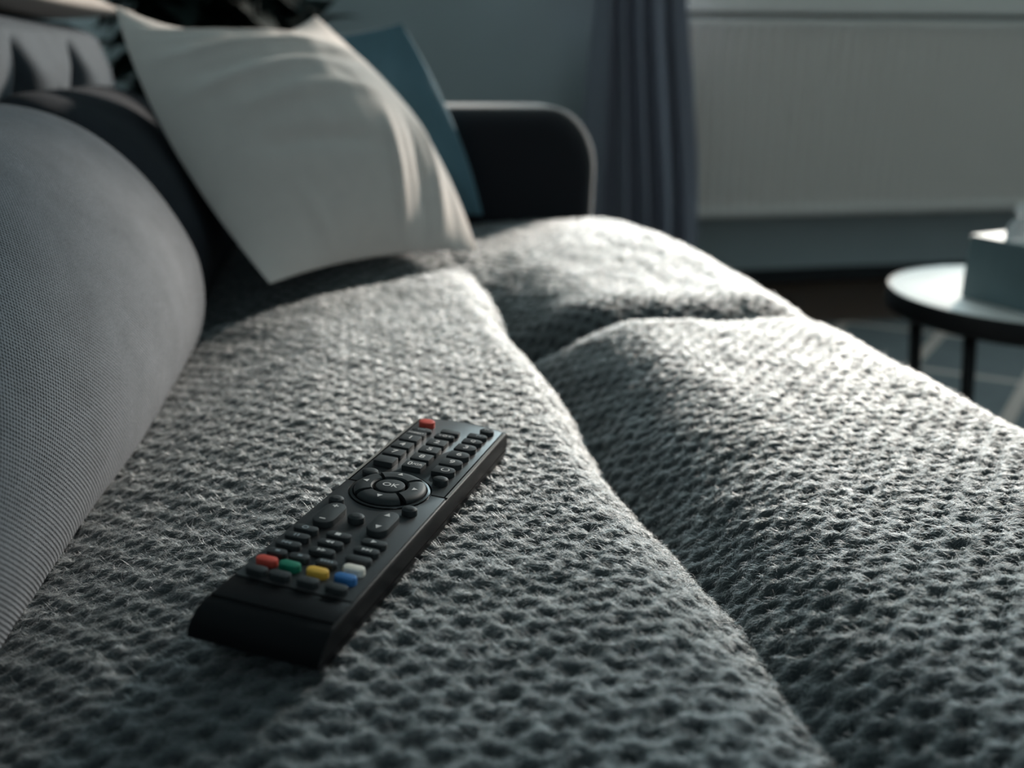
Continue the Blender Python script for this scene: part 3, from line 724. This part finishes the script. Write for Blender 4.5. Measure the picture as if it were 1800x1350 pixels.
def rect(cx, cy, wdt, hgt): return [(cx - wdt / 2, cy - hgt / 2), (cx + wdt / 2, cy - hgt / 2), (cx + wdt / 2, cy + hgt / 2), (cx - wdt / 2, cy + hgt / 2)]
def ringpoly(cx, cy, a, b, wd, t0=0, t1=360, n=20):
    T = np.radians(np.linspace(t0, t1, n)); out = []
    for i in range(n - 1):
        p, q = T[i], T[i + 1]
        out.append([(cx + a * math.cos(p), cy + b * math.sin(p)), (cx + a * math.cos(q), cy + b * math.sin(q)), (cx + (a - wd) * math.cos(q), cy + (b - wd) * math.sin(q)), (cx + (a - wd) * math.cos(p), cy + (b - wd) * math.sin(p))])
    return out
KH = .0030
KZ = KH + .00006
CL, CM, CR = -.0154, -.0010, .0143
# standby and source keys at the far left
k = prism('power_button', ell(-.0158, .1788, .0043, .0036), .0003, KH + .0006, M_red, .0005, dome=.0002); k['label'] = 'red oval power button'
k = prism('source_button', ell(-.0150, .1702, .0053, .0032), .0003, KH - .0009, M_key, .0004); legend_text(k, 'OFF', -.0152, .1702, KH - .0009 + .00006, .0026, M_printdim)
k = prism('format_button', rrect(CL, .1632, .0098, .0052, .0005), .0003, KH - .0003, M_key, .0003); legend_text(k, 'FORMAT', CL, .1632, KZ - .0003, .0021)
k = prism('blank_button', rrect(CM + .0006, .1728, .0098, .0046, .0010), .0003, KH - .0004, M_key, .0003)
k = prism('audio_button', dround(CM + .0003, .1658, .0100, .0050), .0003, KH - .0003, M_key, .0003); legend_poly(k, ringpoly(CM + .0003, .1658, .0012, .0011, .0004) + [rect(CM - .0022, .1658, .0014, .0005), rect(CM + .0028, .1658, .0010, .0008)], KZ - .0003)
k = prism('mute_button', ell(.0163, .1822, .0038, .0032), .0003, KH - .0002, M_key, .0005, dome=.0002); legend_poly(k, ringpoly(.0163, .1822, .0012, .0010, .0003, 20, 200), KZ)
k = prism('page_button', dround(CR, .1733, .0100, .0052), .0003, KH - .0003, M_key, .0003); legend_text(k, 'P+', CR + .0006, .1733, KZ - .0003, .0028, M_printdim)
k = prism('zoom_button', dround(CR, .1655, .0100, .0056), .0003, KH - .0003, M_key, .0003); legend_text(k, 'Q', CR + .0003, .1655, KZ - .0003, .0034)
for col, digs in ((CL, '147'), (CM, '258'), (CR, '369')):
    for r, d in enumerate(digs):
        y = .1560 - .0098 * r
        o = dround(col, y, .0104, .0074) if col == CR else rrect(col, y, .0096, .0074, .0004)
        k = prism('number_button', o, .0003, KH, M_key, .0003); legend_text(k, d, col, y, KZ, .0050, sx=1.15)
y0 = .1560 - .0098 * 3
prism('blank_button', rrect(CL, y0, .0096, .0074, .0004), .0003, KH, M_key, .0003)
k = prism('number_button', rrect(CM, y0, .0096, .0074, .0004), .0003, KH, M_key, .0003); legend_text(k, '0', CM - .0020, y0, KZ, .0048); legend_text(k, '/GR', CM + .0018, y0, KZ, .0030)
k = prism('return_button', dround(CR, y0, .0104, .0074), .0003, KH, M_key, .0003); legend_poly(k, ringpoly(CR + .0004, y0, .0021, .0018, .00045, 130, 420) , KZ)
prism('round_button', ell(.0163, .1166, .0036, .0031), .0003, KH + .0002, M_key, .0006, dome=.0004)
prism('round_button', ell(-.0165, .1123, .0038, .0032), .0003, KH - .0002, M_key, .0006, dome=.0003)
# navigation ring: four arc keys around OK
def arckey(a0, a1, r0, r1):
    return arcp(r1, a0 + 3, a1 - 3, 14) + arcp(r0, a1 - 5, a0 + 5, 10)
def arcprism(name, a0, a1, r0, r1, z0, z1):
    n = 16; rings = []; A = np.radians(np.linspace(a0, a1, n))
    prof = [(r0, z0), (r0, z1 - .0007), (r0 + .0006, z1), (r0 * .5 + r1 * .5, z1 + .0001), (r1 - .0016, z1 - .0003), (r1 - .0004, z1 - .0011), (r1, z1 - .0018), (r1, z0)]
    bm = bmesh.new(); V = []
    for i, a in enumerate(A):
        V.append([bm.verts.new((RX + r * math.cos(a), RCY + r * math.sin(a), z)) for r, z in prof])
    m_ = len(prof)
    for p, q in zip(V[:-1], V[1:]):
        for i in range(m_): bm.faces.new((p[i], p[(i + 1) % m_], q[(i + 1) % m_], q[i]))
    bm.faces.new(V[0]); bm.faces.new(V[-1][::-1])
    return smooth_angle(bm_obj(name, bm, M_key, rem), 40)
for a in (90, 180, 270, 0):
    k = arcprism('arrow_button', a - 40, a + 40, .0080, .0160, .0009, KH + .0003)
    r = .0116; legend_poly(k, [tri(RX + r * math.cos(math.radians(a)), RCY + r * math.sin(math.radians(a)), a, .0016)], KZ + .00040)
k = prism('ok_button', ell(RX, RCY, .0066, .0064, 32), .0009, KH + .0002, M_key, .0005); legend_text(k, 'OK', RX, RCY, KZ + .0002, .0047, sx=1.1)
prism('round_button', ell(.0154, .0836, .0034, .0030), .0003, KH + .0001, M_key, .0006, dome=.0005)
prism('round_button', ell(-.0019, .0686, .0036, .0032), .0003, KH + .0001, M_key, .0006, dome=.0005)
prism('round_button', ell(-.0172, .0807, .0034, .0030), .0003, KH - .0003, M_key, .0006, dome=.0005)
def pill(cx, cy, wdt, L, n=12):
    r = wdt / 2; h = L / 2 - r
    return [(cx + r * math.cos(t), cy + h + r * math.sin(t)) for t in np.linspace(0, math.pi, n)] + [(cx + r * math.cos(t), cy - h + r * math.sin(t)) for t in np.linspace(math.pi, 2 * math.pi, n)]
k = prism('volume_rocker', pill(-.0130, .0668, .0092, .0190), .0003, KH + .0003, M_key, .0006)
legend_poly(k, [rect(-.0134, .0728, .0026, .0006), rect(-.0134, .0728, .0006, .0024)], KZ + .0003); legend_poly(k, [rect(-.0131, .0608, .0026, .0006)], KZ + .0003)
k = prism('channel_rocker', pill(.0103, .0683, .0092, .0190), .0003, KH + .0003, M_key, .0006)
legend_poly(k, [tri(.0099, .0738, 90, .0017)], KZ + .0003); legend_poly(k, [tri(.0102, .0634, 270, .0017)], KZ + .0003)
# playback keys: three rows of three
def sym(s, x, y):
    if s == 'rec': return ringpoly(x, y, .0014, .0012, .0005)
    if s == 'stop': return [rect(x, y, .0022, .0019)]
    if s == 'play': return [tri(x, y, 0, .0014)]
    if s == 'pause': return [rect(x - .0007, y, .0006, .0018), rect(x + .0007, y, .0006, .0018)]
    if s == 'rew': return [tri(x - .0008, y, 180, .0011), tri(x + .0009, y, 180, .0011)]
    if s == 'fwd': return [tri(x - .0009, y, 0, .0011), tri(x + .0008, y, 0, .0011)]
    if s == 'prev': return [rect(x - .0021, y, .0004, .0018), tri(x - .0008, y, 180, .0011), tri(x + .0009, y, 180, .0011)]
    if s == 'next': return [tri(x - .0009, y, 0, .0011), tri(x + .0008, y, 0, .0011), rect(x + .0021, y, .0004, .0018)]
for r, row in enumerate((('rec', 'stop', 'play'), ('pause', 'rew', 'next'), ('prev', 'fwd', None))):
    for c, s in enumerate(row):
        x = (-.0158, -.0014, .0139)[c]; y = .0524 - .0068 * r
        k = prism('playback_button', rrect(x, y, .0104, .0042, .0018), .0003, KH - .0003, M_key, .0004)
        if s: legend_poly(k, sym(s, x - .0003, y), KZ - .0003, M_print if c else M_printdim)
XS = (-.0166, -.0071, .0043, .0156)
for c in range(3):
    k = prism('menu_button', rrect(XS[c], .0318, .0082, .0040, .0018), .0003, KH - .0003, M_key, .0004)
    if c < 2: legend_poly(k, [rect(XS[c] + .0003, .0320, .0018, .0012)], KZ - .0003, M_printdim)
    else: legend_poly(k, [rect(XS[c] + d, .0320, .0010, .0012) for d in (-.0021, -.0007, .0007, .0021)], KZ - .0003, M_printdim)
k = prism('colour_button', rrect(XS[3], .0316, .0086, .0044, .0020), .0003, KH + .0002, M_cream, .0006); k['label'] = 'cream white pill button'
for c, (mt, nm) in enumerate(((M_red, 'red'), (M_green, 'green'), (M_yellow, 'yellow'), (M_blue, 'blue'))):
    k = prism('colour_button', rrect(XS[c], .0249, .0086, .0044, .0020), .0003, KH + .0002, mt, .0006); k['label'] = nm + ' pill button'
for c in range(4):
    prism('text_button', rrect(XS[c], .0180, .0084, .0042, .0018), .0003, KH - .0002, M_key, .0004)
